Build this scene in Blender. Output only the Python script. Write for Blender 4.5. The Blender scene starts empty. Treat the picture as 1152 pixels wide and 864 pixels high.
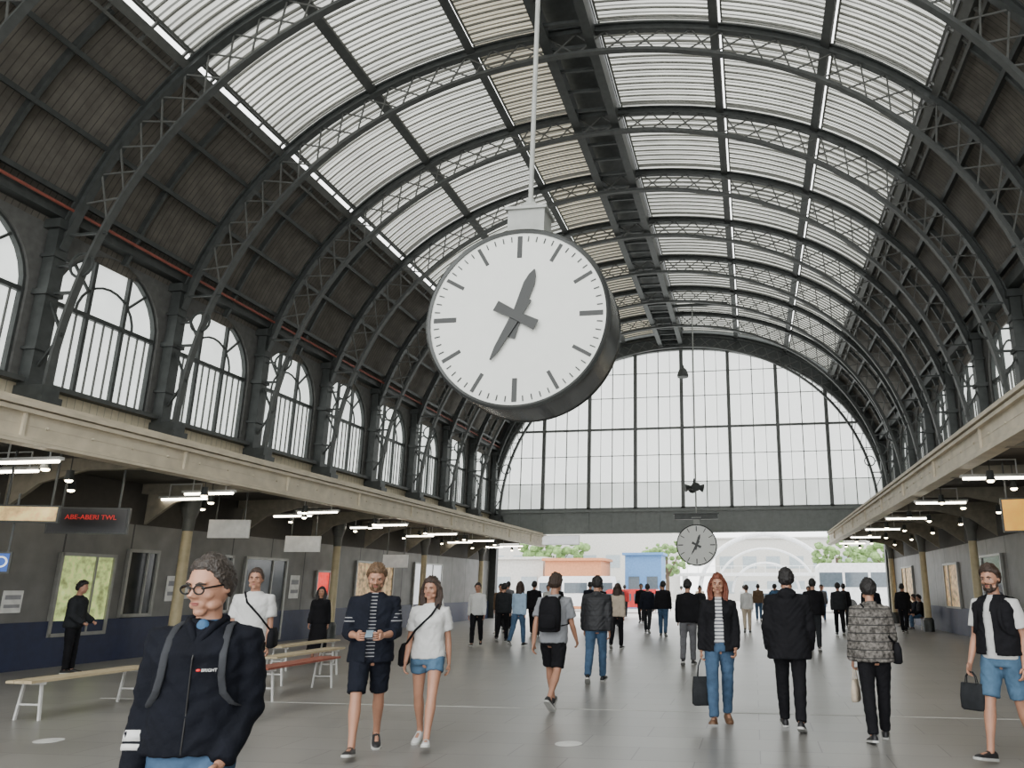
import bpy, bmesh, math, random
from mathutils import Vector, Matrix, noise as mnoise
random.seed(7)
S=bpy.context.scene; COL=S.collection
pi=math.pi; rad=math.radians
V=Vector
# ---------------------------------------------------------------- materials
def mat(name,col,rough=.6,metal=0.,noise=.12,ns=6.,bump=0.,bs=40.,emis=0.,ecol=None,stripe=None,spec=.5):
    m=bpy.data.materials.new(name); m.use_nodes=True; nt=m.node_tree; N=nt.nodes; L=nt.links
    b=N['Principled BSDF']; b.inputs['Roughness'].default_value=rough; b.inputs['Metallic'].default_value=metal
    b.inputs['Specular IOR Level'].default_value=spec
    tc=N.new('ShaderNodeTexCoord')
    n=N.new('ShaderNodeTexNoise'); n.inputs['Scale'].default_value=ns; n.inputs['Detail'].default_value=4
    L.new(tc.outputs['Object'],n.inputs['Vector'])
    r=N.new('ShaderNodeValToRGB'); r.color_ramp.elements[0].position=.3; r.color_ramp.elements[1].position=.7
    r.color_ramp.elements[0].color=[c*(1-noise) for c in col]+[1]; r.color_ramp.elements[1].color=[min(1,c*(1+noise)) for c in col]+[1]
    L.new(n.outputs['Fac'],r.inputs['Fac']); out=r.outputs['Color']
    if stripe:
        axis,freq,c2,th=stripe
        sp=N.new('ShaderNodeSeparateXYZ'); L.new(tc.outputs['Object'],sp.inputs[0])
        mu=N.new('ShaderNodeMath'); mu.operation='MULTIPLY'; mu.inputs[1].default_value=freq; L.new(sp.outputs[axis],mu.inputs[0])
        fr=N.new('ShaderNodeMath'); fr.operation='FRACT'; L.new(mu.outputs[0],fr.inputs[0])
        lt=N.new('ShaderNodeMath'); lt.operation='LESS_THAN'; lt.inputs[1].default_value=th; L.new(fr.outputs[0],lt.inputs[0])
        mx=N.new('ShaderNodeMix'); mx.data_type='RGBA'; mx.inputs[7].default_value=list(c2)+[1]
        L.new(lt.outputs[0],mx.inputs[0]); L.new(out,mx.inputs[6]); out=mx.outputs[2]
    L.new(out,b.inputs['Base Color'])
    if emis:
        b.inputs['Emission Strength'].default_value=emis
        if ecol: b.inputs['Emission Color'].default_value=list(ecol)+[1]
        else: L.new(out,b.inputs['Emission Color'])
    if bump:
        n2=N.new('ShaderNodeTexNoise'); n2.inputs['Scale'].default_value=bs; n2.inputs['Detail'].default_value=3
        L.new(tc.outputs['Object'],n2.inputs['Vector'])
        bp=N.new('ShaderNodeBump'); bp.inputs['Strength'].default_value=bump; bp.inputs['Distance'].default_value=.02
        L.new(n2.outputs['Fac'],bp.inputs['Height']); L.new(bp.outputs[0],b.inputs['Normal'])
    return m
# ---------------------------------------------------------------- mesh builder
class MB:
    def __init__(s): s.v=[];s.f=[];s.m=[]
    def add(s,vs,fs,mi=0,M=None):
        o=len(s.v)
        for p in vs:
            p=V(p)
            if M is not None: p=M@p
            s.v.append(tuple(p))
        for f in fs: s.f.append([i+o for i in f]); s.m.append(mi)
    def box(s,c,d,mi=0,M=None):
        x,y,z=c; a,b,e=d[0]/2,d[1]/2,d[2]/2
        vs=[(x-a,y-b,z-e),(x+a,y-b,z-e),(x+a,y+b,z-e),(x-a,y+b,z-e),(x-a,y-b,z+e),(x+a,y-b,z+e),(x+a,y+b,z+e),(x-a,y+b,z+e)]
        s.add(vs,[(3,2,1,0),(4,5,6,7),(0,1,5,4),(1,2,6,5),(2,3,7,6),(3,0,4,7)],mi,M)
    def rings(s,R,mi=0,cap=True,M=None):
        n=len(R[0]); vs=[p for r in R for p in r]; fs=[]
        for i in range(len(R)-1):
            for j in range(n):
                k=(j+1)%n; fs.append((i*n+j,i*n+k,(i+1)*n+k,(i+1)*n+j))
        if cap:
            fs.append(tuple(range(n-1,-1,-1))); b=(len(R)-1)*n; fs.append(tuple(range(b,b+n)))
        s.add(vs,fs,mi,M)
    def tube(s,pts,rs,n=10,mi=0,M=None,flat=None,side=None):
        pts=[V(p) for p in pts]
        if not hasattr(rs,'__len__'): rs=[rs]*len(pts)
        R=[];up=None
        for i,p in enumerate(pts):
            t=(pts[min(i+1,len(pts)-1)]-pts[max(i-1,0)]).normalized()
            if side is not None: a=V(side)
            elif up is None: a=V((0,0,1)) if abs(t.z)<.9 else V((1,0,0))
            else: a=up
            a=(a-t*a.dot(t)).normalized(); up=a; b=t.cross(a)
            fl=flat if flat else 1
            R.append([p+a*rs[i]*math.cos(2*pi*j/n)+b*rs[i]*fl*math.sin(2*pi*j/n) for j in range(n)])
        s.rings(R,mi,True,M)
    def beam(s,a,b,w,h,mi=0,up=(0,0,1),M=None):
        a=V(a);b=V(b);t=(b-a).normalized();u=V(up);u=(u-t*u.dot(t)).normalized();r=t.cross(u)
        R=[[p+r*w/2*i+u*h/2*j for i,j in((1,1),(-1,1),(-1,-1),(1,-1))] for p in(a,b)]
        s.rings(R,mi,True,M)
    def ell(s,c,r,mi=0,M=None,nu=16,nv=10):
        vs=[];fs=[]
        for i in range(1,nv):
            for j in range(nu):
                a=pi*i/nv;b=2*pi*j/nu
                vs.append((c[0]+r[0]*math.sin(a)*math.cos(b),c[1]+r[1]*math.sin(a)*math.sin(b),c[2]+r[2]*math.cos(a)))
        for i in range(nv-2):
            for j in range(nu):
                k=(j+1)%nu; fs.append((i*nu+j,(i+1)*nu+j,(i+1)*nu+k,i*nu+k))
        vs.append((c[0],c[1],c[2]+r[2]));vs.append((c[0],c[1],c[2]-r[2]));t=len(vs)-2
        for j in range(nu):
            k=(j+1)%nu; fs.append((t,j,k)); fs.append((t+1,(nv-2)*nu+k,(nv-2)*nu+j))
        s.add(vs,fs,mi,M)
    def lathe(s,prof,c=(0,0,0),axis='z',n=24,mi=0):
        R=[]
        for r,h in prof:
            ring=[]
            for j in range(n):
                a=2*pi*j/n
                if axis=='z': ring.append((c[0]+r*math.cos(a),c[1]+r*math.sin(a),c[2]+h))
                else: ring.append((c[0]+r*math.cos(a),c[1]+h,c[2]+r*math.sin(a)))
            R.append(ring)
        s.rings(R,mi)
    def sweep(s,path,wy,t,mi=0,y=0):
        R=[];n=len(path)
        for i,(x,z) in enumerate(path):
            a=path[max(i-1,0)];b=path[min(i+1,n-1)]
            d=V((b[0]-a[0],b[1]-a[1])).normalized();nx,nz=-d.y,d.x
            R.append([(x+nx*t/2,y-wy/2,z+nz*t/2),(x+nx*t/2,y+wy/2,z+nz*t/2),(x-nx*t/2,y+wy/2,z-nz*t/2),(x-nx*t/2,y-wy/2,z-nz*t/2)])
        s.rings(R,mi)
    def mesh(s,name,fix=True):
        me=bpy.data.meshes.new(name); me.from_pydata(s.v,[],s.f)
        me.polygons.foreach_set('material_index',s.m)
        if fix:
            bm=bmesh.new();bm.from_mesh(me);bmesh.ops.recalc_face_normals(bm,faces=bm.faces);bm.to_mesh(me);bm.free()
        me.update(); return me
def ob(name,me,mats=(),parent=None,loc=(0,0,0),rot=(0,0,0),smooth=False,label=None,cat=None,kind=None,group=None):
    if isinstance(me,MB): me=me.mesh(name)
    if me is not None and mats and not len(me.materials):
        for m in (mats if isinstance(mats,(list,tuple)) else [mats]): me.materials.append(m)
    if smooth and me is not None: me.polygons.foreach_set('use_smooth',[True]*len(me.polygons))
    o=bpy.data.objects.new(name,me); COL.objects.link(o); o.location=loc; o.rotation_euler=rot
    if parent: o.parent=parent
    if label: o['label']=label
    if cat: o['category']=cat
    if kind: o['kind']=kind
    if group: o['group']=group
    return o
def solid(mb,vox,sm=3,fac=.5,fold=0.):
    me=mb.mesh('tmp'); o=bpy.data.objects.new('tmp',me); COL.objects.link(o)
    r=o.modifiers.new('r','REMESH'); r.mode='VOXEL'; r.voxel_size=vox; r.use_smooth_shade=True
    if sm:
        q=o.modifiers.new('s','SMOOTH'); q.iterations=sm; q.factor=fac
    dg=bpy.context.evaluated_depsgraph_get(); dg.update()
    out=bpy.data.meshes.new_from_object(o.evaluated_get(dg)); out.materials.clear()
    bpy.data.objects.remove(o); bpy.data.meshes.remove(me)
    if fold:
        off=V((random.random()*50,random.random()*50,0))
        nr=[v.normal.copy() for v in out.vertices]
        for v,n in zip(out.vertices,nr):
            p=v.co; a=mnoise.noise(V((p.x*7+p.z*6,p.y*7,p.z*13-abs(p.x)*14))+off); b=mnoise.noise(V((p.x*20,p.y*20,p.z*24))+off)
            v.co=p+n*(fold*((1-abs(a)*2.6)*.75+b*.35))
        out.update()
    return out
def text(name,body,size,m,parent,loc,rot,extr=.003):
    cu=bpy.data.curves.new(name,'FONT'); cu.body=body; cu.size=size; cu.extrude=extr; cu.align_x='CENTER'; cu.align_y='CENTER'
    t=bpy.data.objects.new(name,cu); COL.objects.link(t)
    dg=bpy.context.evaluated_depsgraph_get(); dg.update()
    me=bpy.data.meshes.new_from_object(t.evaluated_get(dg)); bpy.data.objects.remove(t); me.materials.clear()
    return ob(name,me,m,parent=parent,loc=loc,rot=rot)
# ================================================================ PEOPLE
SKIN=mat('skin',(.42,.215,.14),.5,noise=.12,bump=.06,bs=120)
LIP=mat('lip',(.28,.09,.075),.5); EYEW=mat('eye_white',(.5,.5,.48),.2); IRIS=mat('iris',(.03,.02,.015),.15)
def cloth(n,c,noise=.2,**k): return mat(n,c,.85,noise=noise,ns=9,bump=.4,bs=26,spec=.15,**k)
NAVY=cloth('navy_cloth',(.009,.011,.018)); BLACK=cloth('black_cloth',(.009,.009,.011)); CHAR=cloth('charcoal_cloth',(.022,.024,.027)); NAVY2=cloth('dark_navy_shell',(.005,.006,.010))
WHITE=cloth('white_cloth',(.60,.60,.59),.04); GREY=cloth('grey_cloth',(.25,.26,.28),.08); BEIGE=cloth('beige_cloth',(.5,.42,.33),.08)
DENIM=cloth('denim',(.055,.10,.17),.25); LDEN=cloth('light_denim',(.075,.14,.22),.25); LBLUE=cloth('pale_blue_cloth',(.32,.44,.58),.08)
BLUE=cloth('blue_shirt',(.05,.11,.2)); BROWN=cloth('brown_cloth',(.12,.08,.05)); RED=cloth('red_cloth',(.5,.05,.05))
STRIPE=cloth('striped_cloth',(.014,.016,.024),.1,stripe=(2,30,(.35,.35,.36),.22)); STRIPEW=cloth('striped_light_cloth',(.6,.6,.6),.05,stripe=(2,24,(.08,.08,.1),.35))
PATT=mat('patterned_cloth',(.13,.12,.11),.8,noise=.8,ns=30,bump=.6,bs=12,spec=.2,stripe=(2,12,(.03,.03,.03),.12))
PUFF=mat('puffer_cloth',(.012,.013,.017),.6,noise=.1,bump=.3,bs=14,stripe=(2,11,(.004,.004,.006),.12))
GREYP=cloth('grey_trousers',(.12,.12,.13)); STRAP=cloth('strap_grey',(.035,.037,.042))
SHOE=mat('shoe_black',(.015,.015,.017),.5); SHOEW=mat('shoe_white',(.6,.6,.6),.5); SHOEB=mat('shoe_brown',(.14,.07,.035),.5); SOLE=mat('sole',(.5,.5,.48),.6)
def hairm(n,c): return mat(n,c,.5,noise=.45,ns=60,bump=.7,bs=70)
HB=hairm('hair_brown',(.035,.019,.012)); HK=hairm('hair_black',(.011,.009,.009)); HR=hairm('hair_red',(.14,.034,.014)); HS=hairm('hair_sandy',(.12,.068,.034)); HG=hairm('hair_dark_brown_grey',(.03,.022,.017))
METAL=mat('dark_metal',(.012,.012,.012),.3,.3)
def sell(cx,cy,z,rx,ry,n=24,e=2.4):
    P=[]
    for j in range(n):
        a=2*pi*j/n;c_,s_=math.cos(a),math.sin(a)
        P.append((cx+rx*math.copysign(abs(c_)**(2/e),c_),cy+ry*math.copysign(abs(s_)**(2/e),s_),z))
    return P
def hsurf(x,y,z,off=0.):
    X=.074+off;Y=.094+off;Z=.118+off; X*=x;Y*=y;Z*=z
    if z<0:
        k=-z; X*=1-.30*k**1.6
        if y>0: Y*=1-.38*k
    if y<0 and off==0:
        for sx in(-1,1):
            g=math.exp(-(((X-sx*.031)/.015)**2+((Z-.002)/.012)**2)); Y+=.013*g
    return V((X,Y,Z))
TORM=[(.80,.07,.07,0),(.86,.15,.10,0),(.95,.163,.108,.005),(1.08,.142,.098,0),(1.22,.155,.108,0),(1.34,.170,.112,0),(1.40,.158,.092,.003),(1.445,.105,.07,.008),(1.48,.06,.056,.01)]
TORF=[(.80,.07,.07,0),(.86,.15,.10,0),(.95,.160,.105,.005),(1.08,.118,.085,0),(1.20,.130,.098,-.004),(1.30,.146,.112,-.012),(1.37,.145,.088,0),(1.43,.09,.062,.008),(1.475,.052,.05,.01)]
def interp(T,z):
    if z<=T[0][0]: return T[0][1:]
    for a,b in zip(T,T[1:]):
        if z<=b[0]:
            k=(z-a[0])/(b[0]-a[0]); return tuple(a[i]+(b[i]-a[i])*k for i in(1,2,3))
    return T[-1][1:]
def person(loc,yaw,H,label,legL=(0,0),legR=(0,0),armL=(0,8,12,0),armR=(0,8,12,0),lean=2,turn=0,tilt=0,fem=False,skin=None,
           top=None,topm=None,sleeve='long',hem=.93,toff=.022,over=None,overm=None,openw=.06,oversleeve='long',ohem=.86,ooff=.036,
           pants='trousers',pantm=None,shoem=None,hair='short',hairmat=None,beard=False,glasses=False,vox=.014,collar=False,hood=False,curl=.45,det=True,skirt=False,fold=.007,hs=1.03):
    skin=skin or SKIN; shoem=shoem or SHOE; k=H/1.765
    T=Matrix.Translation((0,0,.95))@Matrix.Rotation(rad(lean),4,'X')@Matrix.Translation((0,0,-.95))
    TOR=TORF if fem else TORM; sh=.158 if fem else .182; lr=.9 if fem else 1.
    legs={}
    for sg,(hf,kb) in((1,legL),(-1,legR)):
        hf=rad(hf);kb=rad(kb);hip=V((sg*.09,0,.93)); sa=hf-kb
        kn=hip+V((sg*.004,-math.sin(hf)*.43,-math.cos(hf)*.43)); an=kn+V((-sg*.008,-math.sin(sa)*.42,-math.cos(sa)*.42))
        fp=0
        if sa<-.2: fp=sa*.85+.1
        elif sa>.12: fp=min(sa*.7,.35)
        if hf>1.2: fp=0
        f=V((sg*.14*math.cos(fp),-math.cos(fp),math.sin(fp))).normalized(); r=V((0,0,1)).cross(f).normalized() ; u=f.cross(r)*1
        if u.z<0: u=-u
        o=an-u*.08
        legs[sg]=(hip,kn,an,f,r,u,o)
    zs=-min(min((l[6]-l[3]*.07).z,(l[6]+l[3]*.19).z,l[6].z) for l in legs.values())
    SC=Matrix.Translation((0,0,zs*k))@Matrix.Scale(k,4)
    TT=SC@T
    arms={}
    for sg,(af,ab,eb,inn) in((1,armL),(-1,armR)):
        s0=V((sg*sh,.005,1.39)); a=rad(af);b=rad(ab*.65)
        d1=V((sg*math.sin(b),-math.sin(a)*math.cos(b),-math.cos(a)*math.cos(b)))
        a2=rad(af+eb);b2=rad(ab*.4-inn)
        d2=V((sg*math.sin(b2),-math.sin(a2)*math.cos(b2),-math.cos(a2)*math.cos(b2))).normalized()
        el=s0+d1*.30; wr=el+d2*.25
        inw=V((-sg,0,0)); inw=(inw-d2*inw.dot(d2)).normalized(); fw=d2.cross(inw); 
        if fw.dot(V((0,-1,0)))<0 and abs(d2.y)<.8: fw=-fw
        if abs(d2.y)>=.8 and fw.z<0: fw=-fw
        arms[sg]=(s0,el,wr,d2,inw,fw)
    m=MB()
    m.rings([sell(0,c_,z,rx-.008,ry-.008) for z,rx,ry,c_ in TOR],M=TT)
    m.tube([(0,.015,1.41),(0,.01,1.5),(0,-.005,1.6)],[.06*lr,.054*lr,.053*lr],14,M=TT)
    for sg in(1,-1):
        s0,el,wr,d2,inw,fw=arms[sg]
        m.tube([(sg*.08,.005,1.39),s0,s0+(el-s0)*.5,el],[.05*lr,.047*lr,.043*lr,.036*lr],12,M=TT)
        m.tube([el-(el-s0)*.05,el,el+(wr-el)*.35,wr,wr+d2*.02],[.03*lr,.036*lr,.038*lr,.025*lr,.023*lr],12,M=TT)
        m.tube([wr-d2*.01,wr+d2*.03,wr+d2*.07,wr+d2*.092],[.024*lr,.036*lr,.04*lr,.036*lr],12,M=TT,flat=.42,side=fw)
        hip,kn,an,f,r,u,o=legs[sg]
        m.tube([hip+V((0,0,.02)),hip+(kn-hip)*.3,hip+(kn-hip)*.8,kn],[.085,.08,.058,.052],14,M=SC)
        m.tube([kn-(an-kn)*.05,kn,kn+(an-kn)*.3,kn+(an-kn)*.75,an],[.045,.05,.056,.036,.034],14,M=SC)
        m.tube([an,o+u*.045+f*.03,o+u*.03+f*.13],[.034,.034,.025],10,M=SC)
    HM=TT@Matrix.Translation((0,-.018,1.632))@Matrix.Rotation(rad(turn),4,'Z')@Matrix.Rotation(rad(tilt),4,'X')@Matrix.Scale(hs*(.96 if fem else 1),4)
    nu,nv=(40,28) if det else (20,14); vs=[];fs=[]
    for i in range(nv+1):
        for j in range(nu):
            a=pi*i/nv if 0<i<nv else (1e-3 if i==0 else pi-1e-3);b=2*pi*j/nu
            vs.append(hsurf(math.sin(a)*math.cos(b),math.sin(a)*math.sin(b),math.cos(a)))
    R=[vs[i*nu:(i+1)*nu] for i in range(nv+1)]
    m.rings(R,M=HM)
    m.tube([(0,-.084,.016),(0,-.098,-.012),(0,-.112,-.03)],[.008,.010,.0125],8,M=HM)
    for sx in(-1,1):
        m.ell((sx*.012,-.095,-.032),(.009,.01,.008),M=HM,nu=8,nv=6)
        m.ell((sx*.03,-.077,.024),(.024,.016,.008),M=HM,nu=10,nv=6)
        m.ell((sx*.077,.008,-.008),(.009,.018,.030),M=HM,nu=10,nv=8)
        m.ell((sx*.038,-.056,-.03),(.026,.025,.020),M=HM,nu=10,nv=8)
        m.ell((sx*.045,-.03,-.075),(.022,.034,.022),M=HM,nu=10,nv=8)
    m.ell((0,-.065,-.062),(.034,.024,.028),M=HM); m.ell((0,-.060,-.097),(.028,.025,.020),M=HM)
    me=solid(m,vox*(.62 if det else 1),1)
    if det:
        fm=MB()
        for sg in(1,-1):
            s0,el,wr,d2,inw,fw=arms[sg]
            for i,ln in enumerate((.072,.08,.074,.058)):
                p=wr+d2*.085+fw*(.030-.020*i); c=curl+.06*i; ps=[p];d=d2
                for q in(.45,.3,.25):
                    ang=c*(.8 if q==.45 else 1); d=(d*math.cos(ang)+(inw-d*inw.dot(d)).normalized()*math.sin(ang)).normalized(); ps.append(ps[-1]+d*ln*q)
                fm.tube(ps,[.0088,.0082,.0076,.0058],8,M=TT)
            p=wr+d2*.03+fw*.026; fm.tube([p,p+(d2*.7+fw*.6+inw*.3).normalized()*.032,p+(d2*.7+fw*.6+inw*.3).normalized()*.032+(d2*.9+inw*.4).normalized()*.028],[.0125,.0105,.008],8,M=TT)
        fme=fm.mesh('f'); bm=bmesh.new(); bm.from_mesh(me); bm.from_mesh(fme); bm.to_mesh(me); bm.free(); bpy.data.meshes.remove(fme)
    P=ob('person',me,skin,loc=loc,rot=(0,0,rad(yaw)),smooth=True,label=label,cat='person')
    if det:
        for sx in(-1,1):
            e=MB(); e.ell((sx*.031,-.0705,.001),(.0125,.0115,.0062),0,M=HM,nu=12,nv=8); e.ell((sx*.031,-.0792,.001),(.0064,.0035,.0058),1,M=HM,nu=10,nv=6)
            ob('eye',e,[EYEW,IRIS],parent=P,smooth=True)
            e=MB(); e.tube([(sx*.013,-.096,.018),(sx*.030,-.0955,.024),(sx*.049,-.080,.018)],[.0038,.0058,.002],6,M=HM); ob('eyebrow',e,hairmat or HB,parent=P,smooth=True)
        e=MB(); e.ell((0,-.089,-.0575),(.022,.006,.0035),M=HM); e.ell((0,-.088,-.0645),(.018,.006,.004),M=HM); ob('mouth',e,LIP,parent=P,smooth=True)
    def lin(pts,y):
        if y<=pts[0][0]: return pts[0][1]
        for a,b in zip(pts,pts[1:]):
            if y<=b[0]: return a[1]+(b[1]-a[1])*(y-a[0])/(b[0]-a[0])
        return pts[-1][1]
    if hair:
        prof={'short':[(-1,.56),(-.5,.46),(-.2,.05),(.05,-.1),(.3,-.38),(1,-.6)],'thin':[(-1,.66),(-.62,.58),(-.35,.14),(-.05,-.16),(.3,-.40),(1,-.58)],
              'long':[(-1,.60),(-.55,.5),(-.35,.1),(-.1,-.6),(1,-.9)]}[hair]
        off={'short':.019,'thin':.012,'long':.020}[hair]; so_=V((random.random()*40,0,0))
        h=MB(); nu,nv=56,40; vs=[];fs=[]
        for i in range(nv+1):
            for j in range(nu):
                a=pi*i/nv if 0<i<nv else (1e-3 if i==0 else pi-1e-3);b=2*pi*j/nu
                x,y,z=math.sin(a)*math.cos(b),math.sin(a)*math.sin(b),math.cos(a)
                d=z-lin(prof,y)-.07*mnoise.noise(V((x*7,y*7,0))+so_)
                o_=.004+off*min(1,d/.25)**.5*(1+.75*mnoise.noise(V((x*5,y*3,z*4))+so_)+.5*mnoise.noise(V((x*15,y*6,z*8))+so_)) if d>0 else -.016
                p=hsurf(x,y,z,1e-6); vs.append(p+p.normalized()*o_)
        for i in range(nv):
            for j in range(nu):
                k2=(j+1)%nu; fs.append((i*nu+j,i*nu+k2,(i+1)*nu+k2,(i+1)*nu+j))
        h.add(vs,fs,0,HM)
        if hair=='long':
            Lh=.30 if hairmat is HR else .2
            for sx in(-1,1):
                for q in range(4):
                    dx=(q-1.5)*.012; w=.012*math.sin(q*2+sx)
                    h.tube([(sx*.055+dx,-.02,.07),(sx*.084+dx,.005+w,0),(sx*.094+dx+w,.0,-.09),(sx*.09+dx-w,-.02,-.09-Lh*.5),(sx*.085+dx+w,-.03,-.09-Lh*(.75+.07*q))],[.016,.022,.022,.02,.006],8,M=HM)
            h.rings([sell(0,.045,.02,.075,.06),sell(0,.055,-.08,.085,.055),sell(0,.065,-.08-Lh*.5,.10,.05),sell(0,.07,-.08-Lh,.07,.03)],M=HM)
        ob('hair',h,hairmat or HB,parent=P,smooth=True)
    if beard:
        h=MB()
        h.ell((0,-.062,-.100),(.034,.031,.026),M=HM); h.ell((0,-.072,-.047),(.028,.022,.007),M=HM)
        for sx in(-1,1): h.tube([(sx*.069,-.006,-.02),(sx*.062,-.022,-.06),(sx*.040,-.048,-.092),(0,-.07,-.106)],[.008,.014,.02,.022],8,M=HM); h.ell((sx*.03,-.074,-.07),(.012,.014,.03),M=HM)
        ob('beard',h,hairmat,parent=P,smooth=True)
    if glasses:
        g=MB()
        for sx in(-1,1):
            g.tube([(sx*.033+.025*math.cos(t*pi/8),-.101,-.001+.018*math.sin(t*pi/8)) for t in range(17)],.0034,6,M=HM)
            g.beam((sx*.056,-.1,.005),(sx*.083,.0,.005),.005,.007,M=HM)
        g.beam((-.010,-.102,.005),(.010,-.102,.005),.005,.005,M=HM); ob('glasses',g,METAL,parent=P)
    def torso(hemz,off,slv,flare=0.):
        g=MB(); zz=[hemz]+[t[0] for t in TOR if t[0]>hemz+.03]; R=[]
        for z in zz:
            rx,ry,cy=interp(TOR,max(z,.93)); 
            fl=flare*max(0,(1.1-z))
            ofz=off if z<1.42 else off*.35
            w=ofz+ (.012 if 1.0<z<1.2 else 0)
            R.append(sell(0,cy,z,rx+w+fl,ry+w+fl,28))
        g.rings(R,M=TT)
        for sg in(1,-1):
            s0,el,wr,d2,inw,fw=arms[sg]; q=off*.6
            if slv=='none': continue
            if slv=='short': pts=[(sg*.08,.005,1.39),s0,s0+(el-s0)*.35,s0+(el-s0)*.72]; rr=[.05+q,.052+q,.054+q,.058+q]
            elif slv=='rolled': pts=[(sg*.08,.005,1.39),s0,s0+(el-s0)*.5,el,el+(wr-el)*.45]; rr=[.05+q,.05+q,.046+q,.042+q,.042+q]
            else: pts=[(sg*.08,.005,1.39),s0,s0+(el-s0)*.5,el,el+(wr-el)*.4,wr]; rr=[.05+q,.054+q,.050+q,.045+q,.042+q,.032+q]
            g.tube(pts,[x*lr for x in rr],14,M=TT)
        return g
    if top:
        g=torso(hem,toff,sleeve)
        if collar and not over: g.tube([(0.062*math.cos(a*pi/8),.008+.06*math.sin(a*pi/8),1.475+.012*math.sin(a*pi/8)) for a in range(17)],.017,8,M=TT)
        ob(top,solid(g,vox,2,fold=0 if over else fold),topm,parent=P,smooth=True)
    if over:
        g=torso(ohem,ooff,oversleeve,.08)
        if hood: g.ell((0,.10,1.46),(.11,.07,.07),M=TT)
        if collar: g.tube([(0.066*math.cos(a*pi/8),.010+.062*math.sin(a*pi/8),1.48+.016*math.sin(a*pi/8)) for a in range(17)],.019,8,M=TT)
        gm=solid(g,vox,2,fold=fold)
        if openw:
            bm=bmesh.new();bm.from_mesh(gm);inv=TT.inverted();dl=[]
            for f in bm.faces:
                c=inv@f.calc_center_median()
                if c.y<-.02 and abs(c.x)<openw*(.75+.5*(1.5-c.z)/.6) and c.z<1.6: dl.append(f)
            bmesh.ops.delete(bm,geom=dl,context='FACES'); bm.to_mesh(gm); bm.free()
        ob(over,gm,overm,parent=P,smooth=True)
    if pants:
        g=MB(); o_=.014
        g.rings([sell(0,c_,z,rx+o_,ry+o_) for z,rx,ry,c_ in [(.83,.15,.1,0),(.88,.155,.105,0),(.95,.163,.108,.005),(1.02,.145,.1,0),(1.04,.138,.095,0)]],M=SC)
        for sg in(1,-1):
            hip,kn,an,f,r,u,o=legs[sg]
            if pants=='shorts': g.tube([hip+V((0,0,.02)),hip+(kn-hip)*.35,hip+(kn-hip)*.7,hip+(kn-hip)*.9],[.10,.098,.088,.086],16,M=SC)
            elif pants=='hotpants': g.tube([hip+V((0,0,.02)),hip+(kn-hip)*.3,hip+(kn-hip)*.42],[.10,.094,.094],16,M=SC)
            else:
                g.tube([hip+V((0,0,.02)),hip+(kn-hip)*.35,hip+(kn-hip)*.8,kn,kn+(an-kn)*.3,kn+(an-kn)*.75,an+V((0,0,.0))],[.10,.096,.078,.072,.07,.06,.058],16,M=SC)
        if skirt: g=MB(); g.rings([sell(0,0,z,r_,r_*.75,24,2) for z,r_ in [(.18,.24),(.5,.22),(.8,.19),(.95,.17),(1.05,.14)]],M=SC)
        ob({'shorts':'shorts','hotpants':'shorts'}.get(pants,'trousers') if not skirt else 'skirt',solid(g,vox,2,fold=.006),pantm,parent=P,smooth=True)
    for sg in(1,-1):
        hip,kn,an,f,r,u,o=legs[sg]
        prof=[(-.078,.012,.04),(-.068,.03,.078),(-.03,.038,.092),(.02,.039,.09),(.07,.043,.068),(.12,.047,.052),(.165,.043,.044),(.192,.026,.034),(.2,.01,.022)]
        g=MB();R=[];Q=[]
        for s_,w,h in prof:
            R.append([o+f*s_+r*w*math.cos(a*pi/6)+u*(.01+ (h-.01)*max(0,math.sin(a*pi/6))**.7 if a<=6 else .01) for a in range(12)])
            Q.append([o+f*(s_*1.03)+r*(w+.003)*a+u*b for a,b in((-1,0),(1,0),(1,.022),(-1,.022))])
        g.rings(R,0,M=SC); so=ob('shoe',g,shoem,parent=P,smooth=True)
        g=MB(); g.rings(Q,0,M=SC); ob('sole',g,SOLE if shoem is not SHOEB else SHOEB,parent=so)
    W=Matrix.Translation(loc)@Matrix.Rotation(rad(yaw),4,'Z')
    info={'obj':P,'TT':TT,'SC':SC,'W':W}
    for sg,n in((1,'L'),(-1,'R')):
        s0,el,wr,d2,inw,fw=arms[sg]; info['hand'+n]=W@(TT@(wr+d2*.10+inw*.018)); info['wr'+n]=(wr,d2)
    return info
def backpack(inf,m,label,sm=None,yo=.21,chest=.15,sw=.021):
    TT=inf['TT']
    g=MB(); R=[sell(0,yo,z,rx,ry,24,3) for z,rx,ry in[(1.0,.10,.05),(1.02,.14,.075),(1.15,.15,.085),(1.32,.145,.08),(1.42,.12,.06),(1.45,.07,.03)]]
    g.rings(R,M=TT); 
    o=ob('backpack',g,m,loc=inf['obj'].location,rot=inf['obj'].rotation_euler,smooth=True,label=label,cat='backpack')
    g=MB(); g.rings([sell(0,yo+.085,z,rx,ry,20,3) for z,rx,ry in[(1.04,.07,.015),(1.06,.11,.03),(1.17,.11,.035),(1.22,.09,.02)]],M=TT); ob('front_pocket',g,m,parent=o,smooth=True)
    c=chest
    for sg in(1,-1):
        g=MB(); g.tube([(sg*.09,.14,1.41),(sg*.098,.08,1.455),(sg*.105,.02,1.465),(sg*.11,-.05,1.452),(sg*.115,-.10,1.41),(sg*.118,-c+.015,1.34),(sg*.122,-c+.008,1.25),(sg*.135,-c+.015,1.18),(sg*.165,-c+.05,1.13),(sg*.19,-.02,1.10),(sg*.14,.13,1.08)],sw,10,M=TT,flat=.3,side=(1,0,0))
        ob('shoulder_strap',g,sm or m,parent=o,smooth=True)
    return o
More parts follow.
